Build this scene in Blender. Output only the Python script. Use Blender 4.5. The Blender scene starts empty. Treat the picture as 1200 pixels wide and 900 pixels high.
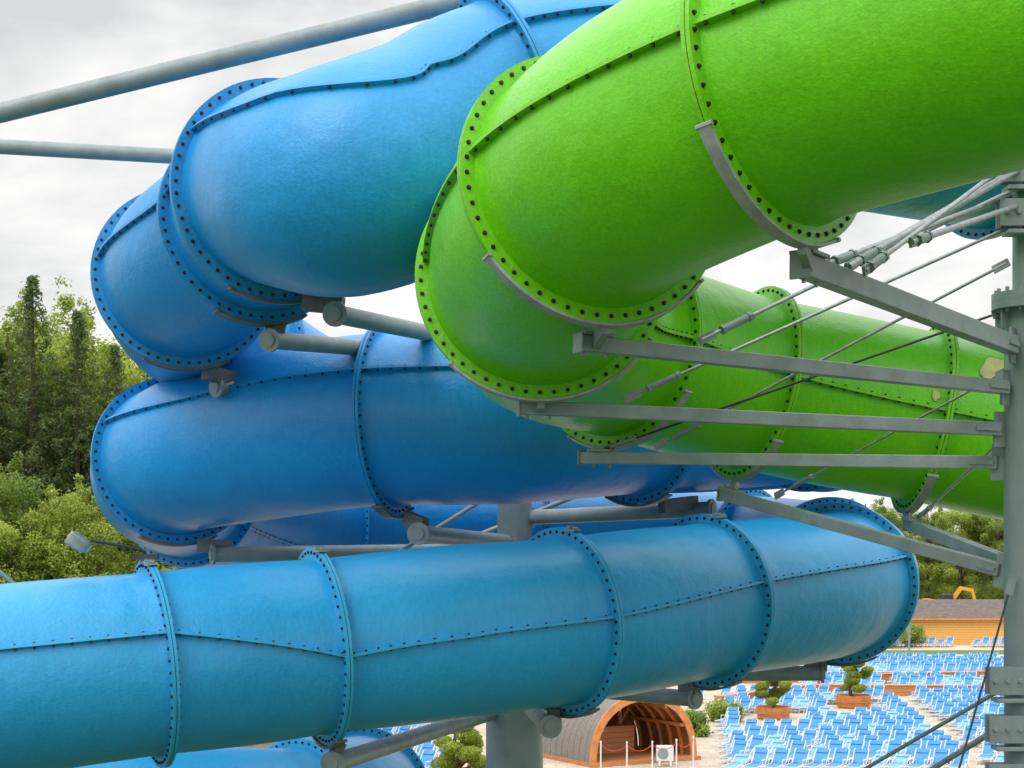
import bpy, math, random
import numpy as np
from mathutils import Vector, Matrix, Quaternion
random.seed(7)
S = bpy.context.scene
COL = S.collection
rad = math.radians
K = 5/3
def P(x, y, z): return Vector((x, y*K, z+1))

# ------------------------------------------------------------------ materials
def newmat(name):
    m = bpy.data.materials.new(name); m.use_nodes = True
    nt = m.node_tree; b = nt.nodes['Principled BSDF']
    return m, nt, b

def N(nt, typ, **kw):
    n = nt.nodes.new(typ)
    for k, v in kw.items():
        setattr(n, k, v)
    return n

def noise(nt, vec, scale, detail=4, rough=0.55):
    n = N(nt, 'ShaderNodeTexNoise'); n.inputs['Scale'].default_value = scale
    n.inputs['Detail'].default_value = detail; n.inputs['Roughness'].default_value = rough
    if vec is not None: nt.links.new(vec, n.inputs['Vector'])
    return n

def ramp(nt, fac, stops):
    r = N(nt, 'ShaderNodeValToRGB')
    while len(r.color_ramp.elements) < len(stops): r.color_ramp.elements.new(0.5)
    for e, (p, c) in zip(r.color_ramp.elements, stops):
        e.position = p; e.color = (c[0], c[1], c[2], 1)
    nt.links.new(fac, r.inputs['Fac']); return r

def simple(name, col, rough=0.6, metal=0.0, var=0.25, scale=6.0, bump=0.0, bscale=40, coat=0):
    m, nt, b = newmat(name)
    tc = N(nt, 'ShaderNodeTexCoord')
    n = noise(nt, tc.outputs['Object'], scale, 5)
    lo = [c*(1-var) for c in col]; hi = [min(1, c*(1+var)) for c in col]
    r = ramp(nt, n.outputs['Fac'], [(0.3, lo), (0.7, hi)])
    nt.links.new(r.outputs['Color'], b.inputs['Base Color'])
    b.inputs['Roughness'].default_value = rough; b.inputs['Metallic'].default_value = metal
    b.inputs['Coat Weight'].default_value = coat
    if bump > 0:
        n2 = noise(nt, tc.outputs['Object'], bscale, 4)
        bp = N(nt, 'ShaderNodeBump'); bp.inputs['Strength'].default_value = bump; bp.inputs['Distance'].default_value = 0.02
        nt.links.new(n2.outputs['Fac'], bp.inputs['Height']); nt.links.new(bp.outputs['Normal'], b.inputs['Normal'])
    return m

def fibreglass(name, col, col2, rough=0.25, scuff=.35):
    m, nt, b = newmat(name)
    tc = N(nt, 'ShaderNodeTexCoord')
    big = noise(nt, tc.outputs['Object'], 0.6, 4, 0.55)
    r = ramp(nt, big.outputs['Fac'], [(0.3, col2), (0.72, col)])
    mp = N(nt, 'ShaderNodeMapping'); mp.inputs['Scale'].default_value = (12, 12, 1.4)
    nt.links.new(tc.outputs['Object'], mp.inputs['Vector'])
    fib = noise(nt, mp.outputs['Vector'], 3.0, 7, 0.7)
    fr = ramp(nt, fib.outputs['Fac'], [(0.35, (0.89, 0.89, 0.89)), (0.7, (1.06, 1.06, 1.06))])
    mx = N(nt, 'ShaderNodeMixRGB', blend_type='MULTIPLY'); mx.inputs['Fac'].default_value = 1
    nt.links.new(r.outputs['Color'], mx.inputs['Color1']); nt.links.new(fr.outputs['Color'], mx.inputs['Color2'])
    sc = noise(nt, tc.outputs['Object'], 13, 8, 0.82)
    scr = ramp(nt, sc.outputs['Fac'], [(0.655, (0, 0, 0)), (0.80, (scuff, scuff, scuff))])
    mx2 = N(nt, 'ShaderNodeMixRGB'); mx2.inputs['Color2'].default_value = (0.62, 0.70, 0.66, 1)
    nt.links.new(scr.outputs['Color'], mx2.inputs['Fac']); nt.links.new(mx.outputs['Color'], mx2.inputs['Color1'])
    nt.links.new(mx2.outputs['Color'], b.inputs['Base Color'])
    rr = N(nt, 'ShaderNodeMapRange'); rr.inputs['To Min'].default_value = rough-0.04; rr.inputs['To Max'].default_value = rough+0.2
    nt.links.new(fib.outputs['Fac'], rr.inputs['Value']); nt.links.new(rr.outputs['Result'], b.inputs['Roughness'])
    f1 = noise(nt, tc.outputs['Object'], 34, 4, 0.65)
    f2 = noise(nt, tc.outputs['Object'], 2.6, 2, 0.5)
    ad = N(nt, 'ShaderNodeMath', operation='MULTIPLY_ADD'); ad.inputs[1].default_value = 5.0
    nt.links.new(f2.outputs['Fac'], ad.inputs[0]); nt.links.new(f1.outputs['Fac'], ad.inputs[2])
    bp = N(nt, 'ShaderNodeBump'); bp.inputs['Strength'].default_value = 0.45; bp.inputs['Distance'].default_value = 0.012
    nt.links.new(ad.outputs[0], bp.inputs['Height']); nt.links.new(bp.outputs['Normal'], b.inputs['Normal'])
    b.inputs['Coat Weight'].default_value = 0.10; b.inputs['Coat Roughness'].default_value = 0.22
    b.inputs['IOR'].default_value = 1.47
    return m

M_GREEN = fibreglass('green_gelcoat', (0.170, 0.640, 0.003), (0.115, 0.530, 0.003), .26, .5)
M_GREENF = fibreglass('green_flange', (0.185, 0.600, 0.006), (0.135, 0.49, 0.005), 0.35)
M_BLUE = fibreglass('blue_gelcoat', (0.010, 0.320, 0.73), (0.008, 0.260, 0.64), .31)
M_BLUEF = fibreglass('blue_flange', (0.012, 0.30, 0.67), (0.010, 0.25, 0.57), 0.38)
M_TEAL = fibreglass('faded_blue_gelcoat', (0.022, 0.370, 0.74), (0.015, 0.310, 0.67), .30, .5)
M_TEALF = fibreglass('faded_blue_flange', (0.030, 0.385, 0.72), (0.020, 0.32, 0.63), 0.38)
M_BOLT = simple('dark_bolt', (0.030, 0.027, 0.025), 0.55, 0.5)
M_STEEL = simple('painted_grey_steel', (0.235, 0.285, 0.295), 0.45, 0.0, 0.18, 5, 0.15, 60)
M_GALV = simple('galvanised_steel', (0.33, 0.36, 0.37), 0.42, 0.55, 0.22, 14, 0.1, 60)
M_SADL = simple('light_grey_saddle', (0.33, 0.36, 0.365), 0.5, 0.1, 0.2, 10, 0.1, 60)
M_DARK = simple('dark_steel', (0.055, 0.06, 0.065), 0.5, 0.4)
M_MID = simple('weathered_steel', (0.12, 0.135, 0.14), 0.55, 0.2)
M_COLM = simple('column_paint', (0.225, 0.28, 0.29), 0.4, 0.0, 0.14, 3, 0.12, 30)

# ------------------------------------------------------------------ mesh builder
class MB:
    def __init__(s): s.v = []; s.f = []; s.m = []
    def add(s, vs, fs, mat=0):
        o = len(s.v); s.v.extend([tuple(v) for v in vs])
        for f in fs: s.f.append(tuple(i+o for i in f)); s.m.append(mat)
    def cyl(s, p0, p1, r0, r1=None, n=16, mat=0, caps=True):
        r1 = r0 if r1 is None else r1
        p0 = Vector(p0); p1 = Vector(p1); ax = (p1-p0).normalized()
        a = ax.orthogonal().normalized(); b = ax.cross(a)
        vs = []
        for p, r in ((p0, r0), (p1, r1)):
            for i in range(n):
                t = 2*math.pi*i/n; vs.append(p+a*math.cos(t)*r+b*math.sin(t)*r)
        fs = [(i, (i+1) % n, n+(i+1) % n, n+i) for i in range(n)]
        if caps: fs += [tuple(range(n))[::-1], tuple(range(n, 2*n))]
        s.add(vs, fs, mat)
    def box(s, c, size, rot=None, mat=0):
        c = Vector(c); h = [x/2 for x in size]
        R = rot if rot is not None else Matrix.Identity(3)
        vs = [c + R @ Vector((sx*h[0], sy*h[1], sz*h[2])) for sx in (-1, 1) for sy in (-1, 1) for sz in (-1, 1)]
        fs = [(0, 1, 3, 2), (4, 6, 7, 5), (0, 4, 5, 1), (2, 3, 7, 6), (0, 2, 6, 4), (1, 5, 7, 3)]
        s.add(vs, fs, mat)
    def beam(s, p0, p1, w, h, mat=0):
        p0 = Vector(p0); p1 = Vector(p1); x = (p1-p0); L = x.length; x.normalize()
        y = Vector((0, 0, 1)).cross(x)
        y = y.normalized() if y.length > 1e-4 else Vector((0, 1, 0))
        z = x.cross(y)
        R = Matrix((x, y, z)).transposed()
        s.box((p0+p1)/2, (L, w, h), R, mat)
    def loft(s, rings, closed=True, mat=0, caps=False):
        n = len(rings[0]); vs = [p for r in rings for p in r]; fs = []
        for j in range(len(rings)-1):
            for i in range(n if closed else n-1):
                k = (i+1) % n
                fs.append((j*n+i, j*n+k, (j+1)*n+k, (j+1)*n+i))
        if caps:
            fs.append(tuple(range(n))[::-1]); o = (len(rings)-1)*n; fs.append(tuple(range(o, o+n)))
        s.add(vs, fs, mat)
    def obj(s, name, mats, parent=None, smooth=True, angle=38, bevel=0, loc=None):
        me = bpy.data.meshes.new(name)
        o0 = Vector(parent.location) if parent is not None else Vector(loc if loc else (0, 0, 0))
        me.from_pydata([tuple(Vector(v)-o0) for v in s.v], [], s.f)
        for m in mats: me.materials.append(m)
        me.polygons.foreach_set('material_index', s.m)
        import bmesh
        bm = bmesh.new(); bm.from_mesh(me); bmesh.ops.recalc_face_normals(bm, faces=bm.faces); bm.to_mesh(me); bm.free()
        if smooth:
            me.shade_smooth(); me.set_sharp_from_angle(angle=rad(angle))
        ob = bpy.data.objects.new(name, me); COL.objects.link(ob)
        if parent is not None: ob.parent = parent
        else: ob.location = o0
        if bevel:
            bv = ob.modifiers.new('bevel', 'BEVEL'); bv.width = bevel; bv.segments = 2; bv.limit_method = 'ANGLE'
        return ob

def thing(name, label, category, loc=(0, 0, 0), group=None):
    e = bpy.data.objects.new(name, None); e.empty_display_size = 0.2; e.location = loc
    COL.objects.link(e); tag(e, label, category, group); return e

def tag(o, label, category, group=None):
    o['label'] = label; o['category'] = category
    if group: o['group'] = group
    return o

def dup(o, loc, rz=0, sc=(1, 1, 1), label=None):
    c = o.copy(); COL.objects.link(c); c.location = loc; c.rotation_euler = (0, 0, rz); c.scale = sc
    if label: c['label'] = label
    for ch in o.children:
        k = ch.copy(); COL.objects.link(k); k.parent = c
    return c

# ------------------------------------------------------------------ slides
Z = Vector((0, 0, 1))
def lininterp(tab, t):
    if t <= tab[0][0]: return tab[0][1]
    for (a, x), (b_, y) in zip(tab, tab[1:]):
        if t <= b_: return x+(y-x)*(t-a)/(b_-a)
    return tab[-1][1]
def interp(tab, t): return rad(lininterp(tab, t))
class Path:
    def __init__(s, pts, rtab=((0, .8), (1, .8))): s.p = [P(*p) for p in pts]; s.rtab = rtab
    def R(s, t): return lininterp(s.rtab, t)
    def c(s, t):
        n = len(s.p); t = max(0, min(n-1-1e-6, t)); i = int(t); u = t-i
        p1 = s.p[i]; p2 = s.p[i+1]
        p0 = s.p[i-1] if i > 0 else p1*2-p2
        p3 = s.p[i+2] if i+2 < n else p2*2-p1
        return 0.5*((2*p1)+(p2-p0)*u+(2*p0-5*p1+4*p2-p3)*u*u+(3*p1-p0-3*p2+p3)*u**3)
    def fr(s, t):
        e = 0.12
        p = s.c(t); T = (s.c(t+e)-s.c(t-e)).normalized()
        out = -(T.cross(Z)).normalized(); U = T.cross(out)
        if U.z < 0: U = -U
        return p, T, out, U
    def pt(s, t, a, dr, dt=0.0):
        p, T, out, U = s.fr(t)
        return p+T*dt+(out*math.cos(a)+U*math.sin(a))*(s.R(t)+dr)
LIP = 0.092

def build_slide(root, path, rings, mat_of, phi_of, nb=54):
    for k in range(len(rings)-1):
        t0, t1 = rings[k], rings[k+1]
        body, fl = mat_of((t0+t1)/2)
        n = max(8, int((t1-t0)*14)); mb = MB(); rr = []
        for j in range(n+1):
            t = t0+(t1-t0)*j/n
            R = path.R(t)
            e = min(j, n-j)
            r = R + (0.004 if e == 0 else -0.018*(1-math.sin(math.pi*j/n)))
            p, T, out, U = path.fr(t)
            rr.append([p+(out*math.cos(a)+U*math.sin(a))*r for a in [2*math.pi*i/72 for i in range(72)]])
        mb.loft(rr)
        mb.obj('slide_section', [body], root, angle=60)
        L = sum((path.c(t0+(t1-t0)*(i+1)/20)-path.c(t0+(t1-t0)*i/20)).length for i in range(20))
        for side in (0, math.pi):
            mb = MB(); rg = []
            for j in range(n+1):
                t = t0+(t1-t0)*j/n; a = phi_of(t)+side; R = path.R(t)
                p, T, out, U = path.fr(t)
                er = out*math.cos(a)+U*math.sin(a); ea = -out*math.sin(a)+U*math.cos(a)
                rg.append([p+er*(R-0.03)-ea*0.013, p+er*(R+0.042)-ea*0.013, p+er*(R+0.042)+ea*0.013, p+er*(R-0.03)+ea*0.013])
            mb.loft(rg, caps=True)
            m = max(2, int(L/0.135))
            for j in range(m):
                t = t0+(t1-t0)*(j+0.5)/m; a = phi_of(t)+side; R = path.R(t)
                p, T, out, U = path.fr(t)
                er = out*math.cos(a)+U*math.sin(a); ea = -out*math.sin(a)+U*math.cos(a)
                c = p+er*(R+0.022)
                mb.cyl(c-ea*0.026, c+ea*0.026, 0.0115, n=6, mat=1)
            mb.obj('joint_strip', [fl, M_BOLT], root)
    for t in rings:
        R = path.R(t)
        body, fl = mat_of(t); mb = MB(); p, T, out, U = path.fr(t); n = 80
        for s0, s1 in ((-0.028, -0.003), (0.003, 0.028)):
            prof = [(R-0.02, s0), (R+LIP, s0), (R+LIP, s1), (R-0.02, s1)]
            rg = []
            for i in range(n+1):
                a = 2*math.pi*i/n; e = out*math.cos(a)+U*math.sin(a)
                rg.append([p+e*r+T*s for r, s in prof])
            mb.loft(rg)
        rg = []
        for i in range(n+1):
            a = 2*math.pi*i/n; e = out*math.cos(a)+U*math.sin(a)
            rg.append([p+e*(R+LIP-0.012)+T*-0.0032, p+e*(R+LIP-0.012)+T*0.0032])
        mb.loft(rg, closed=False, mat=1)
        ph = phi_of(t)
        for i in range(nb):
            a = 2*math.pi*(i+0.5)/nb+ph; e = out*math.cos(a)+U*math.sin(a); c = p+e*(R+0.050)
            mb.cyl(c-T*0.042, c+T*0.042, 0.011, n=6, mat=1)
            mb.cyl(c-T*0.032, c+T*0.032, 0.0155, n=8, mat=1)
        mb.obj('flange', [fl, M_BOLT], root)

GP = Path([(5.6, 5.5, 10.35), (3.9, 5.05, 10.05), (2.6, 5.2, 9.75), (1.30, 5.75, 9.50), (.50, 6.4, 9.24), (.20, 7.3, 8.92),
           (.36, 8.25, 8.80), (1.0, 8.9, 8.72), (2.19, 9.35, 8.49), (3.85, 9.5, 8.19), (5.54, 9.4, 7.87), (7, 8.8, 7.6)])
g = thing('water_slide', 'glossy green enclosed tube water slide curling round a steel column', 'water slide', (3.9, 7.5*K, 0))
GR1 = 2.84
build_slide(g, GP, [0, 1.3, GR1, 4, 5, 6.9, 8, 8.98, 10.2, 11], lambda t: (M_GREEN, M_GREENF), lambda t: interp([(4, 11), (7, 0)], t))
# pale repair patches on the returning green tube
def patch(path, root, t, adeg, ht, ha, mat, seed=0):
    mb = MB(); rg = []
    for q in (0.02, .35, .7, 1.0):
        row = []
        for i in range(28):
            th = 2*math.pi*i/28; w = q*(1+.10*math.sin(3*th+seed)+.06*math.sin(5*th))
            row.append(path.pt(t+ht*w*math.cos(th), rad(adeg+ha*w*math.sin(th)), 0.004))
        rg.append(row)
    mb.loft(rg); mb.obj('repair_patch', [mat], root, angle=80)
M_PATCH = simple('pale_filler_patch', (0.50, 0.50, 0.20), 0.7, 0, 0.2, 9)
patch(GP, g, 9.22, 146, .085, 11, M_PATCH)
patch(GP, g, 8.90, 172, .022, 3.5, M_PATCH, 2)

BP = Path([(8, 9.6, 10.7), (6.2, 9.4, 10.66), (4.2, 8.95, 10.66), (2.15, 8.4, 10.72), (.1, 8.1, 10.45), (-.66, 7.9, 10.02), (-1.29, 7.8, 9.77),
           (-1.91, 8.4, 9.92), (-2.24, 9.0, 9.84), (-3.16, 9.9, 9.60), (-3.35, 11.2, 9.40), (-2.5, 12.6, 8.80), (-1, 13.3, 8.48), (1, 13.4, 8.48),
           (2.8, 13.3, 8.5), (3.8, 12.5, 8.55), (3.3, 11.5, 8.5), (1.83, 11.05, 8.42), (0, 10.15, 8.29), (-1.44, 10.2, 8.25),
           (-2.59, 10.6, 8.12), (-3.68, 11.2, 7.94), (-4.05, 12.4, 7.7), (-3.1, 13.8, 7.3), (-1, 14.5, 7.15), (1.5, 14.4, 7.05),
           (3.2, 13.9, 6.9), (4.0, 12.9, 6.72), (3.70, 11.6, 6.58), (1.97, 10.5, 6.44), (.485, 9.7, 6.29), (-.65, 9.4, 6.2),
           (-1.72, 9.2, 6.10), (-3.08, 8.8, 5.99), (-4.7, 8.45, 5.84), (-6.5, 8.2, 5.65), (-8.5, 8.1, 5.45)],
          ((0, .88), (3, .88), (5, .88), (6, .87), (7, .81), (8, .80), (16, .80), (18, .87), (19, .87), (21, .83), (23, .80), (26, .80), (28, .82), (29, .8)))
BT = [(3, 36), (6, 36), (7, 30), (7.6, 14), (9, 12), (11, 28), (21, 28), (27, 24), (28, 22), (29, 15), (30, 5), (32, -3), (33, 22), (34.6, 22)]
def bphi(t): return interp(BT, t)
b = thing('water_slide', 'blue enclosed tube water slide winding down in stacked loops', 'water slide', (0, 11.6*K, 0))
build_slide(b, BP, [0, 2, 4.12, 7, 8, 9, 10.3, 11.5, 12.7, 14, 15, 16, 17.3, 18.82, 21, 22.2, 23.4, 24.6, 26, 27, 28, 29, 30, 32, 33, 34.6, 36],
            lambda t: (M_BLUE, M_BLUEF) if t < 25 else (M_TEAL, M_TEALF), bphi)
LP = Path([(-9, 10.6, 4.35), (-6, 10.8, 4.2), (-3.6, 11.0, 4.05), (-2.3, 11.5, 3.95), (-1.9, 12.8, 3.85), (-2.6, 14.2, 3.7)])
l = thing('water_slide', 'low blue enclosed tube water slide bending under another slide', 'water slide', (-3, 11*K, 0))
build_slide(l, LP, [0, 1.5, 2.9, 4, 5], lambda t: (M_TEAL, M_TEALF), lambda t: rad(10))

# ------------------------------------------------------------------ columns
def flanged_column(root, x, y, zs, mat):
    mb = MB()
    for i, (z0, z1, r) in enumerate(zs):
        mb.cyl((x, y, z0), (x, y, z1), r, n=40)
    mb.cyl((x, y, 0.0), (x, y, 0.04), zs[0][2]+0.25, n=40)
    mb.obj('column_shaft', [mat], root)
    for i, (z0, z1, r) in enumerate(zs):
        if i == 0: continue
        fb = MB(); r0 = zs[i-1][2]
        for dz in (-0.03, 0.03):
            fb.cyl((x, y, z0+dz-0.0295), (x, y, z0+dz+0.0295), r0+0.09, n=40)
        for k in range(16):
            a = 2*math.pi*k/16+.1; rr = r0+0.055
            fb.cyl((x+rr*math.cos(a), y+rr*math.sin(a), z0-0.085), (x+rr*math.cos(a), y+rr*math.sin(a), z0+0.095), 0.014, n=6)
        for k in range(8):
            a = 2*math.pi*k/8+.3
            Rm = Matrix.Rotation(a, 3, 'Z')
            fb.box(Vector((x, y, z0-0.13))+Rm @ Vector((r0+0.03, 0, 0)), (0.075, 0.012, 0.14), Rm)
        fb.obj('bolted_flange', [mat], root)
CX, CY = 3.86, 7.55*K
c1 = thing('support_column', 'tall grey painted steel column carrying the green slide', 'steel column', (CX, CY, 0))
flanged_column(c1, CX, CY, [(0, 9.8, 0.225), (9.8, 13.5, 0.165)], M_COLM)
KX, KY = 0.03, 11.8
c2 = thing('support_column', 'thick grey steel column inside the blue slide loops', 'steel column', (KX, KY*K, 0))
flanged_column(c2, KX, KY*K, [(0, 7.0, 0.33), (7.0, 11.0, 0.2)], M_COLM)

# ------------------------------------------------------------------ support arms of the green slide
def arc_saddle(mb, path, t, a0, a1, dr, w, th, mat=0):
    p, T, out, U = path.fr(t); rg = []; n = 26; r = path.R(t)+dr
    for i in range(n+1):
        a = rad(a0+(a1-a0)*i/n); e = out*math.cos(a)+U*math.sin(a)
        rg.append([p+e*r-T*w/2, p+e*(r+th)-T*w/2, p+e*(r+th)+T*w/2, p+e*r+T*w/2])
    mb.loft(rg, mat=mat, caps=True)
    for a in (a0, a1):
        e = out*math.cos(rad(a))+U*math.sin(rad(a)); c = p+e*(r+th/2)
        mb.cyl(c-T*(w/2+0.012), c+T*(w/2+0.012), 0.014, n=6, mat=0)

def green_arm(t, end, start, w, h, a0, a1, label):
    end = P(*end); start = P(*start)
    e = thing('cantilever_beam', label, 'steel support beam', tuple(end), 'steel arms holding the green slide')
    bm_ = MB(); bm_.beam(start, end, w, h)
    d = (Vector(end)-Vector(start)).normalized()
    bm_.beam(Vector(start)-d*0.012, Vector(start)+d*0.004, w+0.03, h+0.03)
    bm_.obj('box_section', [M_STEEL], e, bevel=0.006)
    sd = MB(); arc_saddle(sd, GP, t, a0, a1, LIP+0.004, 0.075, 0.018)
    sd.obj('saddle', [M_SADL], e)
    pl = MB()
    bot = GP.pt(t, rad(-90), LIP+0.02)
    s_ = (bot-start).dot(d); s_ = max(0.12, min(s_, 0.9))
    foot = start+d*s_
    pl.beam(foot, bot, 0.05, 0.09)
    pl.beam(foot-d*0.11+Z*(h/2+0.012), foot+d*0.11+Z*(h/2+0.012), w+0.05, 0.02)
    for k in (-1, 1):
        pl.cyl(foot+d*0.08*k-Z*(h/2+0.03), foot+d*0.08*k+Z*(h/2+0.06), 0.012, n=6)
    pl.obj('clamp_plate', [M_STEEL], e)
    pl = MB()
    pl.beam(end-d*0.05, end+d*0.10, 0.02, 0.26)
    pl.beam(end-d*0.20, end-d*0.02, w+0.03, 0.03)
    pl.obj('end_bracket', [M_STEEL], e)
    return e
green_arm(GR1, (3.64, 7.45, 8.46), (1.62, 5.75, 8.58), 0.10, 0.13, -25, -112, 'heavy grey box-section arm under the green slide')
green_arm(4, (3.62, 7.5, 8.16), (.42, 6.45, 8.28), 0.085, 0.10, -34, -140, 'grey box-section arm under the green slide bend')
green_arm(5, (3.60, 7.55, 7.86), (.05, 7.3, 7.99), 0.085, 0.10, -45, -150, 'grey box-section arm under the green slide bend')
green_arm(6.9, (3.61, 7.6, 7.62), (.60, 8.8, 7.76), 0.085, 0.10, -60, -150, 'grey box-section arm reaching behind the green slide')
green_arm(8, (3.66, 7.66, 6.82), (1.9, 9.25, 7.47), 0.085, 0.10, -50, -140, 'sloping grey strut under the green slide')
green_arm(8.98, (3.78, 7.72, 6.86), (3.60, 9.3, 7.2), 0.085, 0.10, -50, -140, 'short sloping grey strut under the green slide')

def rod(p0, p1, r, label, tb=0.35, dark=False):
    p0 = P(*p0); p1 = P(p1[0]-.08, p1[1], p1[2])
    e = thing('tie_rod', label, 'tie rod', tuple(p1), 'bracing rods of the slide supports')
    mb = MB(); mb.cyl(p0, p1, r, n=10); mb.obj('rod', [M_DARK if dark else M_GALV], e)
    d = (p1-p0).normalized(); rt = min(r*1.9, .030)
    mb = MB(); c = p0+d*tb
    mb.cyl(c-d*0.10, c+d*0.10, rt, n=10); mb.cyl(c-d*0.13, c-d*0.10, rt*1.25, n=6); mb.cyl(c+d*0.10, c+d*0.13, rt*1.25, n=6)
    mb.obj('turnbuckle', [M_STEEL], e)
    for q, s in ((p0, 1), (p1, -1)):
        mb = MB(); mb.beam(q-d*0.02*s, q+d*0.11*s, 0.018, 0.06)
        mb.obj('clevis', [M_STEEL], e)
    return e
LR = 'thin galvanised tie rod between slide support and column'
rod((.82, 7.35, 8.06), (3.78, 7.5, 9.36), 0.013, LR, 0.3)
rod((1.25, 6.75, 8.36), (3.78, 7.45, 9.62), 0.014, LR, 0.3)
rod((1.22, 8.6, 7.84), (3.75, 7.6, 9.1), 0.012, LR, 0.3)
rod((2.0, 6.1, 8.66), (3.78, 7.45, 9.75), 0.028, 'thick grey brace pipe between slide support and column', 0.3)
rod((2.3, 5.9, 8.75), (3.8, 7.5, 9.5), 0.020, LR, 0.25)
rod((2.05, 5.95, 8.60), (3.78, 7.45, 9.85), 0.016, LR, 0.2)
rod((1.9, 6.3, 8.72), (3.78, 7.6, 9.6), 0.020, 'grey brace pipe between slide support and column', 0.3)
rod((2.35, 9.1, 7.45), (3.75, 7.6, 8.3), 0.010, LR, 0.4)
rod((.7, 8.75, 7.8), (3.75, 7.6, 8.75), 0.010, 'thin dark tie rod behind the support arms', 0.3, dark=True)
rod((3.65, 9.2, 7.25), (3.8, 7.65, 7.85), 0.012, LR, 0.3)
rod((KX+.3, KY-.1, 2.3), (3.75, 7.5, 6.0), 0.016, 'long galvanised tie rod between two columns', 0.5)
rod((KX+.3, KY-.1, 1.7), (3.73, 7.5, 5.72), 0.022, 'long galvanised tie rod between two columns', 0.5)
rod((2.9, 7.3, 4.4), (3.72, 7.45, 6.75), 0.008, 'thin dark cable running down from the column', 0.3, dark=True)

def bracket(x, y, z, label):
    x, y, z = P(x-.09, y, z)
    e = thing('column_bracket', label, 'steel bracket', (x, y, z))
    mb = MB()
    mb.box((x-0.02, y, z+0.12), (0.26, 0.02, 0.2)); mb.box((x-0.02, y+0.12, z+0.12), (0.26, 0.02, 0.2))
    mb.box((x+0.05, y+0.06, z-0.02), (0.30, 0.18, 0.03)); mb.box((x-0.10, y+0.06, z+0.10), (0.05, 0.10, 0.14))
    for k in range(3): mb.cyl((x-0.11+0.09*k, y-0.03, z+0.12), (x-0.11+0.09*k, y+0.16, z+0.12), 0.018, n=6)
    mb.obj('bracket_plate', [M_STEEL], e, bevel=0.004)
for z in (5.9, 5.55, 5.2): bracket(3.70, 7.42, z, 'bolted grey bracket plates on the steel column')
bracket(3.78, 7.42, 9.3, 'bolted grey bracket plates high on the steel column')
bracket(3.78, 7.42, 9.62, 'bolted grey bracket plates high on the steel column')

# ------------------------------------------------------------------ pipes under the blue slide
def pipe_arm(p0, p1, r, t, label='grey tubular arm carrying the blue slide'):
    p0 = P(*p0); p1 = P(*p1)
    e = thing('support_pipe', label, 'steel pipe', tuple(p1), 'tubular arms holding the blue slide')
    mb = MB(); mb.cyl(p0, p1, r, n=28); mb.obj('pipe', [M_STEEL], e)
    d = (p0-p1).normalized()
    mb = MB(); mb.cyl(p0, p0+d*0.03, r+0.025, n=28); mb.cyl(p0+d*0.03, p0+d*0.045, r*0.75, n=20)
    mb.obj('end_plate', [M_STEEL], e)
    mb = MB(); mb.cyl(p1-d*0.02, p1+d*0.03, r+0.06, n=24); mb.obj('mounting_plate', [M_STEEL], e)
    if t is not None:
        mb = MB(); q = p0-d*0.18
        bt = BP.pt(t, rad(-90), LIP)
        mb.beam(q+Z*r, Vector((q.x*.4+bt.x*.6, q.y*.4+bt.y*.6, bt.z-0.02)), 0.10, 0.14)
        arc_saddle(mb, BP, t, -64, -116, LIP+0.004, 0.10, 0.025)
        mb.obj('saddle', [M_MID], e)
    return e
pipe_arm((-.90, 9.9, 7.12), (KX-.1, KY-.1, 7.05), 0.085, 18.82)
pipe_arm((-3.2, 11.0, 6.91), (KX-.15, KY, 6.95), 0.085, 21)
pipe_arm((2.15, 11.1, 7.40), (KX+.15, KY, 7.33), 0.085, 17.3)
pipe_arm((-2.11, 8.95, 8.80), (KX-.15, KY, 9.15), 0.078, 8)
pipe_arm((-1.42, 8.25, 8.87), (KX-.1, KY-.1, 9.25), 0.078, 7)
pipe_arm((-2.9, 10.1, 8.57), (KX-.15, KY+.1, 8.8), 0.08, 9)
pipe_arm((1.88, 10.6, 5.42), (KX+.2, KY, 5.40), 0.085, 29)
pipe_arm((.36, 9.65, 5.30), (KX+.05, KY-.2, 5.30), 0.085, 30)
pipe_arm((3.50, 11.6, 5.56), (KX+.2, KY, 5.52), 0.085, 28)
pipe_arm((-1.60, 9.15, 5.06), (KX-.2, KY, 5.10), 0.085, 32)
def long_pipe(p0, p1, r, label):
    p0 = P(*p0); p1 = P(*p1)
    e = thing('bracing_pipe', label, 'steel pipe', tuple(p0))
    mb = MB(); mb.cyl(p0, p1, r, n=28); mb.obj('pipe', [M_STEEL], e)
    d = (p1-p0).normalized()
    for q in (p0, p1):
        mb = MB(); mb.cyl(q-d*0.02, q+d*0.02, r+0.05, n=24); mb.obj('end_plate', [M_STEEL], e)
long_pipe((-9.5, 8.5, 9.32), (3.2, 8.3, 12.30), 0.082, 'long sloping grey steel pipe crossing above the blue slide')
long_pipe((-9.0, 10.2, 11.20), (-1.9, 10.2, 10.80), 0.075, 'grey steel pipe running behind the blue slide')
long_pipe((-6.6, 9.0, 8.55), (-4.05, 9.2, 6.3), 0.02, 'thin pale rod slanting beside the slide')
long_pipe((-3.0, 12.6, 6.1), (2.5, 12.4, 8.3), 0.03, 'thin diagonal brace inside the slide loops')
long_pipe((-1.6, 11.0, 6.7), (-.2, 11.5, 7.6), 0.025, 'thin diagonal brace inside the slide loops')

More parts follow.
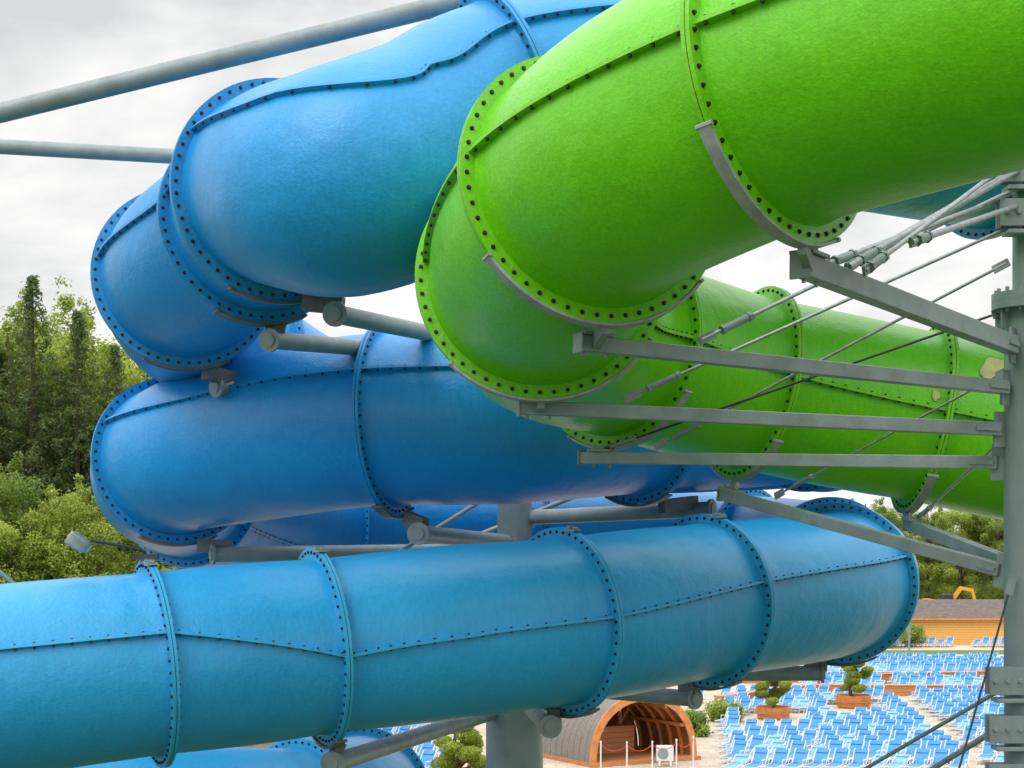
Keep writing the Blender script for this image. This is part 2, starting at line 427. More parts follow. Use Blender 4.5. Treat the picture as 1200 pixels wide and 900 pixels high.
# floodlight on the lower slide
B0 = BP.pt(33, rad(90), LIP)
fl = thing('floodlight', 'small grey floodlight on bent arm above blue slide flange', 'floodlight', tuple(B0))
mb = MB()
pts = [B0+Vector(q) for q in ((0, 0, 0), (0, -.03, .08), (-.15, -.1, .12), (-.42, -.2, .17))]
for a_, b_ in zip(pts, pts[1:]): mb.cyl(a_, b_, 0.014, n=10)
mb.box(B0+Vector((0, 0, .03)), (0.22, 0.10, 0.05)); mb.obj('bent_arm', [M_DARK], fl)
mb = MB(); Rm = Matrix.Rotation(rad(35), 3, 'Y')
rg = []
for s, w in ((-.10, .05), (-.06, .075), (.06, .085), (.09, .085)):
    c = B0+Vector((-.52, -.2, .15)); ax = Rm @ Vector((-1, 0, 0)); u = Rm @ Vector((0, 0, 1)); v = Vector((0, 1, 0))
    rg.append([c+ax*s+u*w*.7*i+v*w*j for i, j in ((-1, -1), (1, -1), (1, 1), (-1, 1))])
mb.loft(rg, caps=True); mb.obj('lamp_head', [M_GALV], fl, bevel=0.01)

for t in (33, 32, 30, 29):
    p = BP.pt(t, rad(75), LIP)
    e = thing('lifting_lug', 'small steel lug bolted on a slide flange', 'bracket', tuple(p), 'lugs on the slide flanges')
    mb = MB(); pr, T, out, U = BP.fr(t)
    mb.beam(p-T*0.045, p+T*0.045, 0.16, 0.018); mb.beam(p-T*0.03+U*0.02, p+T*0.05+U*0.03, 0.03, 0.03)
    mb.cyl(p-out*0.09+U*0.02, p+out*0.09+U*0.02, 0.009, n=8)
    mb.obj('lug_plate', [M_STEEL], e)

# ------------------------------------------------------------------ ground
def sheet(name, x0, x1, y0, y1, z, mat):
    mb = MB(); mb.add([(x0, y0, z), (x1, y0, z), (x1, y1, z), (x0, y1, z)], [(0, 1, 2, 3)])
    o = mb.obj(name, [mat], smooth=False); o['kind'] = 'structure'; return o
M_GRASS = simple('grass', (0.05, 0.09, 0.025), 0.9, 0, 0.4, 0.6, 0.6, 8)
sheet('ground', -2500, 2500, -300, 4500, 0, M_GRASS)
m, nt, bb = newmat('pale_paving')
tc = N(nt, 'ShaderNodeTexCoord'); br = N(nt, 'ShaderNodeTexBrick')
br.inputs['Scale'].default_value = 1.0; br.inputs['Brick Width'].default_value = 0.8; br.inputs['Row Height'].default_value = 0.6
br.inputs['Mortar Size'].default_value = 0.012
br.inputs['Color1'].default_value = (0.58, 0.50, 0.41, 1); br.inputs['Color2'].default_value = (0.48, 0.41, 0.33, 1); br.inputs['Mortar'].default_value = (0.28, 0.24, 0.20, 1)
nt.links.new(tc.outputs['Object'], br.inputs['Vector'])
nn = noise(nt, tc.outputs['Object'], 0.35, 6); r_ = ramp(nt, nn.outputs['Fac'], [(0.3, (0.8, 0.8, 0.8)), (0.7, (1.1, 1.08, 1.05))])
mx = N(nt, 'ShaderNodeMixRGB', blend_type='MULTIPLY'); mx.inputs['Fac'].default_value = 1
nt.links.new(br.outputs['Color'], mx.inputs['Color1']); nt.links.new(r_.outputs['Color'], mx.inputs['Color2'])
nt.links.new(mx.outputs['Color'], bb.inputs['Base Color']); bb.inputs['Roughness'].default_value = 0.8
M_PAVE = m
sheet('pavement', -14, 90, 30, 150, 0.004, M_PAVE)
sheet('path', -40, 90, 150.02, 175, 0.006, simple('sandy_gravel', (0.45, 0.37, 0.25), 0.9, 0, 0.2, 2))
sheet('lawn', 16, 40, 126, 131, 0.012, simple('lawn_grass', (0.08, 0.16, 0.03), 0.9, 0, 0.3, 1))

# ------------------------------------------------------------------ sun loungers
M_FAB = simple('blue_sling_fabric', (0.060, 0.27, 0.57), 0.7, 0, 0.2, 3)
M_FAB2 = simple('pale_blue_sling_fabric', (0.16, 0.39, 0.63), 0.7, 0, 0.2, 3)
M_WHITE = simple('white_frame', (0.66, 0.68, 0.70), 0.4, 0, 0.08)
def lounger(back):
    mb = MB(); w = 0.31; ba = rad(back); bx = 0.35; L = 0.74
    top = Vector((0, bx+L*math.cos(ba), 0.32+L*math.sin(ba)))
    for s in (-1, 1):
        mb.cyl((s*w, -0.95, 0.30), (s*w, bx, 0.32), 0.026, n=5, mat=1)
        mb.cyl((s*w, bx, 0.32), (s*w, top.y, top.z), 0.026, n=5, mat=1)
        mb.cyl((s*w, -0.8, 0.30), (s*w, -0.95, 0.0), 0.02, n=5, mat=1)
        mb.cyl((s*w, bx-.1, 0.32), (s*w, bx+.25, 0.0), 0.02, n=5, mat=1)
        mb.cyl((s*w, -.15, 0.32), (s*w, -.1, 0.50), 0.018, n=5, mat=1)
        mb.box((s*w, .06, 0.51), (.07, .42, .03), mat=1)
    mb.cyl((-w, -0.95, 0.30), (w, -0.95, 0.30), 0.02, n=5, mat=1); mb.cyl((-w, top.y, top.z), (w, top.y, top.z), 0.024, n=5, mat=1)
    mb.cyl((-w, bx+.25, .02), (w, bx+.25, .02), 0.018, n=5, mat=1)
    mb.box((0, (bx-.92)/2, 0.312), (2*w-.08, bx+.92-.02, 0.012))
    Rm = Matrix.Rotation(ba, 3, 'X')
    mb.box(((0, bx+L/2*math.cos(ba), 0.32+L/2*math.sin(ba))), (2*w-.08, L-.05, 0.014), Rm)
    mb.box(Vector((0, bx+(L-.12)*math.cos(ba), 0.335+(L-.12)*math.sin(ba)))+Rm @ Vector((0, 0, .02)), (2*w-.13, .2, 0.05), Rm)
    mb.v = [(a*.84, b_*.82, c*.84) for a, b_, c in mb.v]
    return mb
LB1 = lounger(48); LB2 = lounger(22)
base1 = LB1.obj('sun_lounger', [M_FAB, M_WHITE], loc=(0, 0, 0)); tag(base1, 'blue sling sun lounger with raised back on pale paving', 'sun lounger', 'sun loungers on the terrace')
base2 = LB2.obj('sun_lounger', [M_FAB2, M_WHITE], loc=(0, 0, 0)); tag(base2, 'pale blue sling sun lounger with low back on paving', 'sun lounger', 'sun loungers on the terrace')
planters = [(12.1, 79, 1.0), (16.9, 84.5, 1.1), (-1.68, 56, 1.0)]
def nearplanter(x, y):
    for px, py, _ in planters:
        if abs(x-px*y/py) < 1.5 and -7.0 < y-py < 2.0: return True
    return False
spots = []
for yy in (60, 62.0, 64.0, 66.1, 68.3, 70.6, 73, 76):
    x = -5.0*yy/64
    while x < -2.6*yy/64:
        spots.append((x, yy)); x += .74
y = 60.5; row = 0
while y < 136:
    x0 = 0.106*y; x1 = 0.289*y
    x = x0+.1
    while x < x1:
        g_ = (x-.12*y) % 10.0
        ok = g_ < 8.9
        ok = ok and not nearplanter(x, y)
        if y < 64 and x < 7.6: ok = False
        if 88.5 < y < 92.8 or 98.5 < y < 105 or 118 < y < 134: ok = False
        if y > 92 and x < .17*y: ok = False
        if random.random() < 0.02: ok = False
        if ok: spots.append((x, y+random.uniform(-.04, .04)))
        x += .72*random.uniform(.985, 1.015)
    y += 1.75 if row % 4 else 2.6
    row += 1
spots, far = spots[:299], spots[299:]
first = {1: True, 2: True}
for (x, y) in spots:
    w = 2 if random.random() < .25 else 1
    o = base1 if w == 1 else base2
    rz = rad(-28)+rad(random.uniform(-3, 3))
    if first[w]: first[w] = False; o.location = (x, y, 0.004); o.rotation_euler = (0, 0, rz)
    else: dup(o, (x, y, 0.004), rz)
mb = MB()
for (x, y) in far:
    Lm = LB1 if random.random() < .75 else LB2
    Rz = Matrix.Rotation(rad(-28+random.uniform(-3, 3)), 3, 'Z')
    o = len(mb.v); mb.v.extend([tuple(Rz @ Vector(v)+Vector((x, y, .004))) for v in Lm.v])
    mb.f.extend([tuple(i+o for i in f) for f in Lm.f]); mb.m.extend(Lm.m)
o = mb.obj('sun_loungers', [M_FAB, M_WHITE]); o['kind'] = 'stuff'; tag(o, 'distant rows of blue sun loungers on pale paving', 'sun loungers')
print('loungers', len(spots), len(far), spots[-1])

# ------------------------------------------------------------------ foliage
def leafmat(name, lo, hi):
    m, nt, b = newmat(name)
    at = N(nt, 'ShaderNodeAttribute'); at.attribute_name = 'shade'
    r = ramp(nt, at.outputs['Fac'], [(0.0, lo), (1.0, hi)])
    nt.links.new(r.outputs['Color'], b.inputs['Base Color']); b.inputs['Roughness'].default_value = 0.6
    tr = N(nt, 'ShaderNodeBsdfTranslucent'); nt.links.new(r.outputs['Color'], tr.inputs['Color'])
    ms = N(nt, 'ShaderNodeMixShader'); ms.inputs['Fac'].default_value = 0.45
    out = nt.nodes['Material Output']
    nt.links.new(b.outputs['BSDF'], ms.inputs[1]); nt.links.new(tr.outputs['BSDF'], ms.inputs[2]); nt.links.new(ms.outputs['Shader'], out.inputs['Surface'])
    return m
ML1 = leafmat('light_leaf', (0.16, 0.24, 0.024), (0.46, 0.56, 0.10))
ML2 = leafmat('mid_leaf', (0.10, 0.18, 0.025), (0.31, 0.44, 0.08))
ML3 = leafmat('spruce_needle', (0.055, 0.10, 0.028), (0.17, 0.25, 0.07))
ML4 = leafmat('pine_pad_needle', (0.13, 0.20, 0.02), (0.45, 0.54, 0.07))
M_BARK = simple('bark', (0.10, 0.075, 0.05), 0.9, 0, 0.35, 8, 0.8, 20)

def leaf_mesh(name, cent, radii, n, size, seed, mat, flat=1.0, shell=0.55, droop=False, spread=.22):
    rg = np.random.default_rng(seed)
    cent = np.array(cent, float); radii = np.array(radii, float)
    pr = radii**2; pr /= pr.sum()
    idx = rg.choice(len(cent), n, p=pr)
    d = rg.normal(size=(n, 3)); d /= np.linalg.norm(d, axis=1)[:, None]
    rr = radii[idx]*(shell+(1-shell)*rg.random(n)**.5)*(1+spread*rg.normal(size=n))
    pos = cent[idx]+d*rr[:, None]*np.array([1, 1, flat])
    cs = rg.random(len(cent))
    shade = np.clip(.18+.5*cs[idx]+.35*(d[:, 2]*.5+.3)+.14*rg.normal(size=n), 0, 1)  # random clump and leaf tone; clump tops painted paler as if lit from above
    nrm = d+rg.normal(size=(n, 3))*.7; nrm[:, 2] += .35; nrm /= np.linalg.norm(nrm, axis=1)[:, None]
    a = np.cross(nrm, rg.normal(size=(n, 3))); a /= np.linalg.norm(a, axis=1)[:, None]
    b_ = np.cross(nrm, a)
    s = size*(.6+.8*rg.random(n))[:, None]
    bl = .55 if not droop else .3
    V = np.empty((n, 4, 3)); V[:, 0] = pos-a*s; V[:, 1] = pos+b_*s*bl; V[:, 2] = pos+a*s; V[:, 3] = pos-b_*s*bl
    me = bpy.data.meshes.new(name)
    me.vertices.add(n*4); me.vertices.foreach_set('co', V.reshape(-1))
    me.loops.add(n*4); me.loops.foreach_set('vertex_index', np.arange(n*4, dtype=np.int32))
    me.polygons.add(n); me.polygons.foreach_set('loop_start', np.arange(0, n*4, 4, dtype=np.int32))
    me.update(calc_edges=True)
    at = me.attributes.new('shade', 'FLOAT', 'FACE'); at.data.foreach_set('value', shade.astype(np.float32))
    me.materials.append(mat); return me

def limb(mb, p0, p1, r0, r1, wob, rg, n=8, seg=5):
    p0 = Vector(p0); p1 = Vector(p1); prev = p0; pr = r0
    for i in range(1, seg+1):
        q = p0.lerp(p1, i/seg)
        if i < seg: q += Vector((rg.uniform(-wob, wob), rg.uniform(-wob, wob), rg.uniform(-wob, wob)*.4))
        r = r0+(r1-r0)*i/seg
        mb.cyl(prev, q, pr, r, n=n, caps=False); prev = q; pr = r

def broadleaf(seed, H, W, mat, label, n=60000):
    rg = random.Random(seed)
    e = thing('broadleaf_tree', label, 'tree', (0, 0, 0), 'trees at the wood edge')
    mb = MB(); limb(mb, (0, 0, 0), (rg.uniform(-.4, .4), 0, H*.86), .26, .04, .15, rg)
    cent = []; rad_ = []
    leaders = [(rg.uniform(-W, W)*.55, rg.uniform(-W, W)*.55, H*rg.uniform(.80, 1.0)) for _ in range(6)]
    for i in range(180):
        if i % 5 < 3:
            h = H*(.10+.74*rg.random()**.8); f = math.sin(math.pi*min(1, (h/H-.02)/1.02))**.5
            a = rg.uniform(0, 6.283); q = W*f*(.25+.75*rg.random()**.5)*(.85+.25*math.sin(3*a+seed))
            c = (q*math.cos(a), q*math.sin(a), h); r = rg.uniform(.28, .75)
        else:
            lx, ly, lz = leaders[i % 6]; u = rg.random()
            sp = .95*(1-u)+.12
            c = (lx+rg.uniform(-sp, sp), ly+rg.uniform(-sp, sp), lz-(1-u)*H*.34); r = .20+.40*(1-u)
        cent.append(c); rad_.append(r*H/15)
        if i % 6 == 0: limb(mb, (0, 0, c[2]*.72), c, .09, .02, .1, rg, 6, 3)
    mb.obj('trunk', [M_BARK], e)
    me = leaf_mesh('crown', cent, rad_, n, .068, seed, mat, .95, .5, False, .28)
    o = bpy.data.objects.new('crown', me); COL.objects.link(o); o.parent = e
    return e
def spruce(seed, H, W, label, n=40000):
    rg = random.Random(seed)
    e = thing('spruce_tree', label, 'tree', (0, 0, 0), 'trees at the wood edge')
    mb = MB(); limb(mb, (0, 0, 0), (0, 0, H*.97), .24, .03, .03, rg)
    cent = []; rad_ = []; h = H*.08
    while h < H:
        f_ = 1-h/H
        w = W*f_**.75; k = max(3, int(w*5.5))
        for j in range(k):
            a = 6.283*j/k+rg.uniform(-.5, .5)
            for f in (.35, .7, 1.0):
                q = w*f*rg.uniform(.75, 1.18); cent.append((q*math.cos(a), q*math.sin(a), h-q*.25+rg.uniform(-.1, .1))); rad_.append(.17+.24*f_*(1.2-f*.5))
        h += H*(.012+.022*f_)
    mb.obj('trunk', [M_BARK], e)
    me = leaf_mesh('crown', cent, rad_, n, .08, seed, ML3, .75, .2, True)
    o = bpy.data.objects.new('crown', me); COL.objects.link(o); o.parent = e
    return e
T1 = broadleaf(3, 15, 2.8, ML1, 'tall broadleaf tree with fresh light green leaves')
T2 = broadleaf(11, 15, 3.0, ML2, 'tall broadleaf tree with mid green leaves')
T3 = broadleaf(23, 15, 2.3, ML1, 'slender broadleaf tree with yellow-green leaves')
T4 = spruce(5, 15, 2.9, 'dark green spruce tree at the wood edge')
def put(T, x, y, H, rz, first=False, w=1.0):
    s = (H+1.2)/15; y = y*K
    if first: T.location = (x, y, 0); T.rotation_euler = (0, 0, rz); T.scale = (s*w, s*w, s)
    else: dup(T, (x, y, 0), rz, (s*w, s*w, s))
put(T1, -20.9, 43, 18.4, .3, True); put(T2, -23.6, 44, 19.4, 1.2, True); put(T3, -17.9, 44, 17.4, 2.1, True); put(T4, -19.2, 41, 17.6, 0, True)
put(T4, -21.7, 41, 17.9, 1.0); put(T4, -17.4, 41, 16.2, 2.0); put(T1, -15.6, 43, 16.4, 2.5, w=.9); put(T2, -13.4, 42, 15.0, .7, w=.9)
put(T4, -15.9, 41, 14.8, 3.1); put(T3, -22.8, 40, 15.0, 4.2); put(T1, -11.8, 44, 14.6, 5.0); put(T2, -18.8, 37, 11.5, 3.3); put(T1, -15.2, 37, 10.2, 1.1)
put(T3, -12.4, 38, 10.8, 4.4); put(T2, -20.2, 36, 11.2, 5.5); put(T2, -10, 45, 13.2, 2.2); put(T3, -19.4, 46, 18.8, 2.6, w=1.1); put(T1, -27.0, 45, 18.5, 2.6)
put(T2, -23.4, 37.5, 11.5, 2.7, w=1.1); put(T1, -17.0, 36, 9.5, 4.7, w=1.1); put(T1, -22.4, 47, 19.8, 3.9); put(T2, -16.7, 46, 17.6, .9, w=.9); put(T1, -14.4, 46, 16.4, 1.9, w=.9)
put(T3, -25.5, 46, 20.2, .6, w=1.2)
for i in range(13):
    x = 28+i*2.7+random.uniform(-.8, .8)
    put([T1, T3, T1, T2][i % 4], x, 100+random.uniform(-5, 7), random.uniform(11.0, 13.4)-(1.5 if i < 3 else 0), random.uniform(0, 6), w=1.25)
rgn = np.random.default_rng(1); cent = []; rr = []
for i in range(520):
    x = -130+260*rgn.random(); h = 7.8+1.4*math.sin(x*.13)+1.0*math.sin(x*.41)
    cent.append((x, 225+6*rgn.random(), h*rgn.random()**.7)); rr.append(1.6+rgn.random()*1.2)
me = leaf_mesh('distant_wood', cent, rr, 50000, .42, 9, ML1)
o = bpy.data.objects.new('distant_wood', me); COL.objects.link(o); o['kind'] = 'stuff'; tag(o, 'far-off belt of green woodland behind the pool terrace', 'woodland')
cent = []; rr = []
for i in range(160):
    cent.append((-34+27*random.random(), 40*K+8*random.random(), .5+6.5*random.random()**1.5)); rr.append(random.uniform(.7, 1.3))
me = leaf_mesh('undergrowth', cent, rr, 50000, .11, 19, ML1)
o = bpy.data.objects.new('undergrowth', me); COL.objects.link(o); o['kind'] = 'stuff'; tag(o, 'dense green undergrowth below the wood edge trees', 'undergrowth')

def bush(x, y, r, h, mat, label):
    cent = []; rr = []
    for i in range(14):
        a = random.uniform(0, 6.28); q = r*random.random(); cent.append((q*math.cos(a), q*math.sin(a), h*random.uniform(.2, .75))); rr.append(r*.38)
    me = leaf_mesh('leafy_bush', cent, rr, 5000, .07, int(x*10), mat)
    o = bpy.data.objects.new('leafy_bush', me); COL.objects.link(o); o.location = (x, y, 0); tag(o, label, 'bush'); return o
bush(29.3, 134, 1.6, 2.6, ML1, 'rounded green bush beside the low wooden building')
bush(27.0, 133, 1.4, 1.8, ML1, 'low green bush beside the low wooden building')
bush(7.4, 72, .8, 1.1, ML2, 'low green bush beside the timber gazebo')
bush(9.6, 78, .8, .9, ML1, 'low green bush at the terrace edge')
bush(31.5, 136, 1.3, 1.8, ML2, 'dark green bush beside the low wooden building')

# ------------------------------------------------------------------ wood
def woodmat(name, c, sc=12):
    m, nt, b = newmat(name); tc = N(nt, 'ShaderNodeTexCoord')
    mp = N(nt, 'ShaderNodeMapping'); mp.inputs['Scale'].default_value = (1, 1, 6); nt.links.new(tc.outputs['Object'], mp.inputs['Vector'])
    n = noise(nt, mp.outputs['Vector'], sc/4, 6, .65)
    r = ramp(nt, n.outputs['Fac'], [(.3, [x*.75 for x in c]), (.7, c)])
    wv = N(nt, 'ShaderNodeTexWave'); wv.bands_direction = 'Z'; wv.inputs['Scale'].default_value = 1.6; wv.inputs['Distortion'].default_value = 0
    nt.links.new(tc.outputs['Object'], wv.inputs['Vector'])
    r2 = ramp(nt, wv.outputs['Fac'], [(0.02, (.6, .6, .6)), (.08, (1, 1, 1))])
    mx = N(nt, 'ShaderNodeMixRGB', blend_type='MULTIPLY'); mx.inputs['Fac'].default_value = 1
    nt.links.new(r.outputs['Color'], mx.inputs['Color1']); nt.links.new(r2.outputs['Color'], mx.inputs['Color2'])
    nt.links.new(mx.outputs['Color'], b.inputs['Base Color']); b.inputs['Roughness'].default_value = .6
    return m
M_WOOD = woodmat('orange_stained_timber', (0.55, 0.23, 0.09))
M_WALL = woodmat('golden_timber_wall', (0.90, 0.48, 0.12))
M_GLU = simple('orange_glulam', (0.60, 0.235, 0.065), .5, 0, .25, 4)
M_LIN = simple('brown_board_lining', (0.24, 0.10, 0.04), .7, 0, .3, 6)
M_SHING = simple('grey_shingle', (0.21, 0.19, 0.175), .85, 0, .25, 14, .3, 14)
M_ROOF = simple('brown_roof_felt', (0.13, 0.10, 0.09), .85, 0, .3, 3, .5, 10)

def planter(x, y, s, label):
    e = thing('planter', label, 'planter', (x, y, 0.004), 'timber planters on the terrace')
    mb = MB()
    rg = []
    for z, r in ((0, .95), (.72, 1.15), (.72, 1.03), (.5, .98)):
        rg.append([(x+s*r*math.cos(a), y+s*r*math.sin(a), .004+z*s) for a in [2*math.pi*i/6+.3 for i in range(6)]])
    mb.loft(rg, caps=True); mb.obj('planter_wall', [M_GLU], e, smooth=False)
    mb = MB()
    for z, r in ((.14, 1.01), (.38, 1.09)):
        for i in range(6):
            a = 2*math.pi*i/6+.3; a2 = a+2*math.pi/6
            mb.beam((x+s*r*math.cos(a), y+s*r*math.sin(a), z*s), (x+s*r*math.cos(a2), y+s*r*math.sin(a2), z*s), .05, .05)
    mb.obj('batten', [M_WOOD], e)
def cloud_pine(x, y, H, seed, label, wd=1.0):
    rg = random.Random(seed)
    e = thing('pruned_pine', label, 'tree', (x, y, .5), 'cloud-pruned pines on the terrace')
    mb = MB(); cent = []; rr = []; n = 10
    pts = [Vector((x, y, .4))]
    for i in range(1, n+1): pts.append(Vector((x+.20*wd*math.sin(i*1.1+seed), y+.14*math.cos(i*1.9), .45+H*i/n)))
    for i in range(n-1): mb.cyl(pts[i], pts[i+1], .11-.008*i, .102-.008*i, n=8)
    a = seed
    for i in range(2, n+1):
        f = 1-(i-2)/(n-1)
        a += 2.4+rg.uniform(-.3, .3)
        for j in range(2 if i < 7 else 1):
            aa = a+j*2.9; q = wd*(.18+.42*f)*rg.uniform(.8, 1.15) if i < n else .0
            c = pts[i]+Vector((q*math.cos(aa), q*math.sin(aa), rg.uniform(-.06, .08)))
            mb.cyl(pts[i]-Vector((0, 0, .12)), c, .035, .02, n=6)
            w = wd*rg.uniform(.26, .36)*(.75+.3*f)
            cent.append((c.x-x, c.y-y, c.z-.5)); rr.append(w)
            cent.append((c.x-x+.3*w, c.y-y-.2*w, c.z-.5+.05)); rr.append(w*.85)
    mb.obj('trunk', [M_BARK], e)
    me = leaf_mesh('crown', cent, rr, 24000, .032, seed, ML4, .62, .86, False, .06)
    o = bpy.data.objects.new('crown', me); COL.objects.link(o); o.parent = e
for i, ((x, y, s), H, wd) in enumerate(zip(planters, (2.4, 2.8, 1.9), (1.0, 1.0, 1.15))):
    planter(x, y, s*.8, 'orange timber hexagonal planter on the paved terrace')
    cloud_pine(x, y, H, i+2, 'cloud-pruned pine with rounded green pads in a timber planter', wd)

def edging(p0, p1, h=.55, w=.45):
    e = thing('edging_wall', 'low red-brown timber retaining edge on the terrace', 'low wall', tuple(p0), 'timber edges on the terrace')
    mb = MB(); a = Vector(p0)+Z*h/2; b_ = Vector(p1)+Z*h/2; mb.beam(a, b_, w, h); mb.obj('wall_boards', [M_WOOD], e, bevel=.01)
    mb = MB(); mb.beam(a+Z*(h/2+.02), b_+Z*(h/2+.02), w+.1, .04); mb.obj('wall_cap', [M_GLU], e)
edging((16.2, 91.6, .004), (28.5, 90.6, .004)); edging((20.4, 99.0, .004), (31.5, 102.5, .004))
edging((12.5, 99.5, .004), (17.8, 100.5, .004)); edging((10.2, 84.5, .004), (15.6, 91.2, .004)); edging((22.5, 122, .004), (24.5, 129, .004))

# ------------------------------------------------------------------ low wooden building
e = thing('wooden_building', 'low golden timber building with a dark pitched roof', 'building', (38, 142, 0))
mb = MB(); mb.box((42, 143, 1.1), (22, 8, 2.2)); mb.obj('wall', [M_WALL], e, smooth=False)
mb = MB(); x0, x1 = 30.6, 53.6
mb.add([(x0, 138.6, 2.15), (x1, 138.6, 2.15), (x1, 143, 3.55), (x0, 143, 3.55), (x0, 147.4, 2.15), (x1, 147.4, 2.15), (x0, 138.6, 1.99), (x1, 138.6, 1.99), (x0, 147.4, 1.99), (x1, 147.4, 1.99)],
       [(0, 1, 2, 3), (3, 2, 5, 4), (0, 6, 7, 1), (4, 5, 9, 8), (6, 8, 9, 7), (0, 3, 4, 8, 6), (1, 7, 9, 5, 2)])
mb.obj('roof', [M_ROOF], e, smooth=False)
mb = MB(); mb.beam((x0, 138.57, 2.07), (x1, 138.57, 2.07), .04, .16); mb.obj('fascia', [M_GLU], e)

# excavator
M_YEL = simple('yellow_paint', (0.80, 0.38, 0.03), .4, 0, .15)
EX, EY = 38.3, 152
e = thing('excavator', 'orange-yellow tracked excavator with raised bent arm', 'excavator', (EX, EY, 0))
def X(x, y, z): return (EX+(x-40)*.8, EY+(y-96)*.8, z*.8+1.1)
for s in (-1, 1):
    mb = MB()
    mb.box(X(40, 96+s*.95, .95), (2.3, .4, .56)); mb.cyl(X(38.6, 96+s*.95-.25, .95), X(38.6, 96+s*.95+.25, .95), .29, n=14); mb.cyl(X(41.4, 96+s*.95-.25, .95), X(41.4, 96+s*.95+.25, .95), .29, n=14)
    mb.obj('track', [M_DARK], e)
mb = MB(); mb.box(X(39.5, 96, 1.9), (2.1, 1.8, .75)); mb.box(X(38.4, 96, 2.2), (.65, 1.8, .9)); mb.obj('body', [M_YEL], e, bevel=.08)
mb = MB(); mb.box(X(40.4, 95.4, 2.65), (1.0, .8, 1.1)); mb.obj('cab', [M_DARK], e, bevel=.08)
mb = MB(); mb.beam(X(40.8, 96.4, 2.1), X(42.2, 96.2, 4.0), .3, .36); mb.beam(X(42.0, 96.2, 4.0), X(43.4, 96, 3.7), .28, .3); mb.beam(X(43.3, 96, 3.8), X(43.7, 96, 2.4), .24, .24)
mb.obj('boom', [M_YEL], e)
mb = MB(); mb.loft([[X(43.3, 95.5, 2.5), X(44.0, 95.5, 2.5), X(44.0, 96.5, 2.5), X(43.3, 96.5, 2.5)], [X(43.1, 95.5, 1.9), X(43.6, 95.5, 1.7), X(43.6, 96.5, 1.7), X(43.1, 96.5, 1.9)]], caps=True); mb.obj('bucket', [M_DARK], e)
mb = MB(); rg = []
for r, z in ((9, 0), (7, .7), (5, 1.1), (0.2, 1.15)):
    rg.append([(EX+r*1.6*math.cos(a), EY+4+r*math.sin(a), z) for a in [2*math.pi*i/24 for i in range(24)]])
mb.loft(rg, caps=True); o = mb.obj('earth_mound', [simple('bare_earth', (.35, .26, .17), .9, 0, .3, 1)]); o['kind'] = 'structure'

e = thing('lamp_post', 'slim grey lamp post on the terrace', 'lamp post', (27, 116, 0))
mb = MB(); mb.cyl((27, 116, 0), (27, 116, 5.2), .085, .06, n=10); mb.cyl((27, 116, 0), (27, 116, .3), .13, n=10); mb.obj('pole', [M_STEEL], e)
mb = MB(); mb.cyl((27, 116, 5.2), (27, 116, 5.3), .2, .12, n=14); mb.cyl((27, 116, 5.13), (27, 116, 5.2), .1, .2, n=14); mb.obj('lamp_head', [M_WHITE], e)
M_RED = simple('red_paint', (.5, .03, .02), .5)
e = thing('marker_post', 'slim red marker post on the terrace', 'post', (16.9, 94, 0))
mb = MB(); mb.cyl((16.9, 94, 0), (16.9, 94, 2.0), .08, n=10); mb.obj('pole', [M_RED], e)
mb = MB(); mb.cyl((16.9, 94, 1.95), (16.9, 94, 2.1), .1, .04, n=10); mb.obj('post_cap', [M_RED], e)

# ------------------------------------------------------------------ barrel vault timber gazebo
gx, gy = 3.95, 64.5
e = thing('gazebo', 'barrel-vaulted timber gazebo with shingled shell and orange arches', 'gazebo', (gx, gy, 0))
RG = Matrix.Rotation(rad(30), 3, 'Z')
def gw(p): return Vector((gx, gy, 0))+RG @ Vector((p[0]*.95, p[1]*.95, p[2]*.95))
def arch(y, w, h, n=22, a0=0, a1=180): return [gw((w*math.cos(rad(a0+(a1-a0)*i/n)), y, h*math.sin(rad(a0+(a1-a0)*i/n))**.8 if 0 < a0+(a1-a0)*i/n < 180 else 0)) for i in range(n+1)]
mb = MB()
ys = [-1.9+i*.42 for i in range(10)]
o_ = [arch(y, 2.45, 2.66-.02*i) for i, y in enumerate(ys)]; i_ = [arch(y, 2.35, 2.56-.02*i) for i, y in enumerate(ys)]
for k in range(9):
    a_ = arch(ys[k], 2.465, 2.675-.02*k); b_ = arch(ys[k+1]+.03, 2.445, 2.655-.02*k)
    mb.loft([a_, b_], closed=False); mb.loft([i_[k], i_[k+1]], closed=False, mat=1)
    mb.loft([a_, i_[k]], closed=False)
mb.loft([o_[-1], i_[-1]], closed=False)
mb.obj('roof_shell', [M_SHING, M_LIN], e, angle=30)
for y in (-1.98, -1.3, -.6, .1, .8, 1.6):
    fr_ = y < -1.9
    mb = MB(); A = arch(y, 2.50 if fr_ else 2.34, 2.72 if fr_ else 2.54, 22); B = arch(y, 2.22, 2.42, 22); C = arch(y+.07, 2.50 if fr_ else 2.34, 2.72 if fr_ else 2.54, 22); D = arch(y+.07, 2.22, 2.42, 22)
    mb.loft([[A[i], B[i], D[i], C[i]] for i in range(23)], caps=True); mb.obj('arch_rib', [M_GLU], e, angle=30)
for i in range(5):
    a = rad(30+30*i); mb = MB(); mb.beam(gw((2.18*math.cos(a), -1.88, 2.4*math.sin(a)**.8)), gw((2.18*math.cos(a), 1.78, 2.4*math.sin(a)**.8)), .1, .12); mb.obj('purlin', [M_GLU], e)
for x in (-1.1, 0, 1.1):
    mb = MB(); mb.beam(gw((x, 1.4, .15)), gw((x, 1.4, 2.0)), .12, .12); mb.beam(gw((x, 1.4, 1.2)), gw((x+.5, 1.4, 1.95)), .08, .08); mb.obj('post', [M_GLU], e)
mb = MB()
A = arch(1.86, 2.3, 2.5, 22); mb.add(A+[gw((0, 1.86, 0.0))], [(i, i+1, 23) for i in range(22)]); mb.obj('rear_screen', [M_LIN], e)
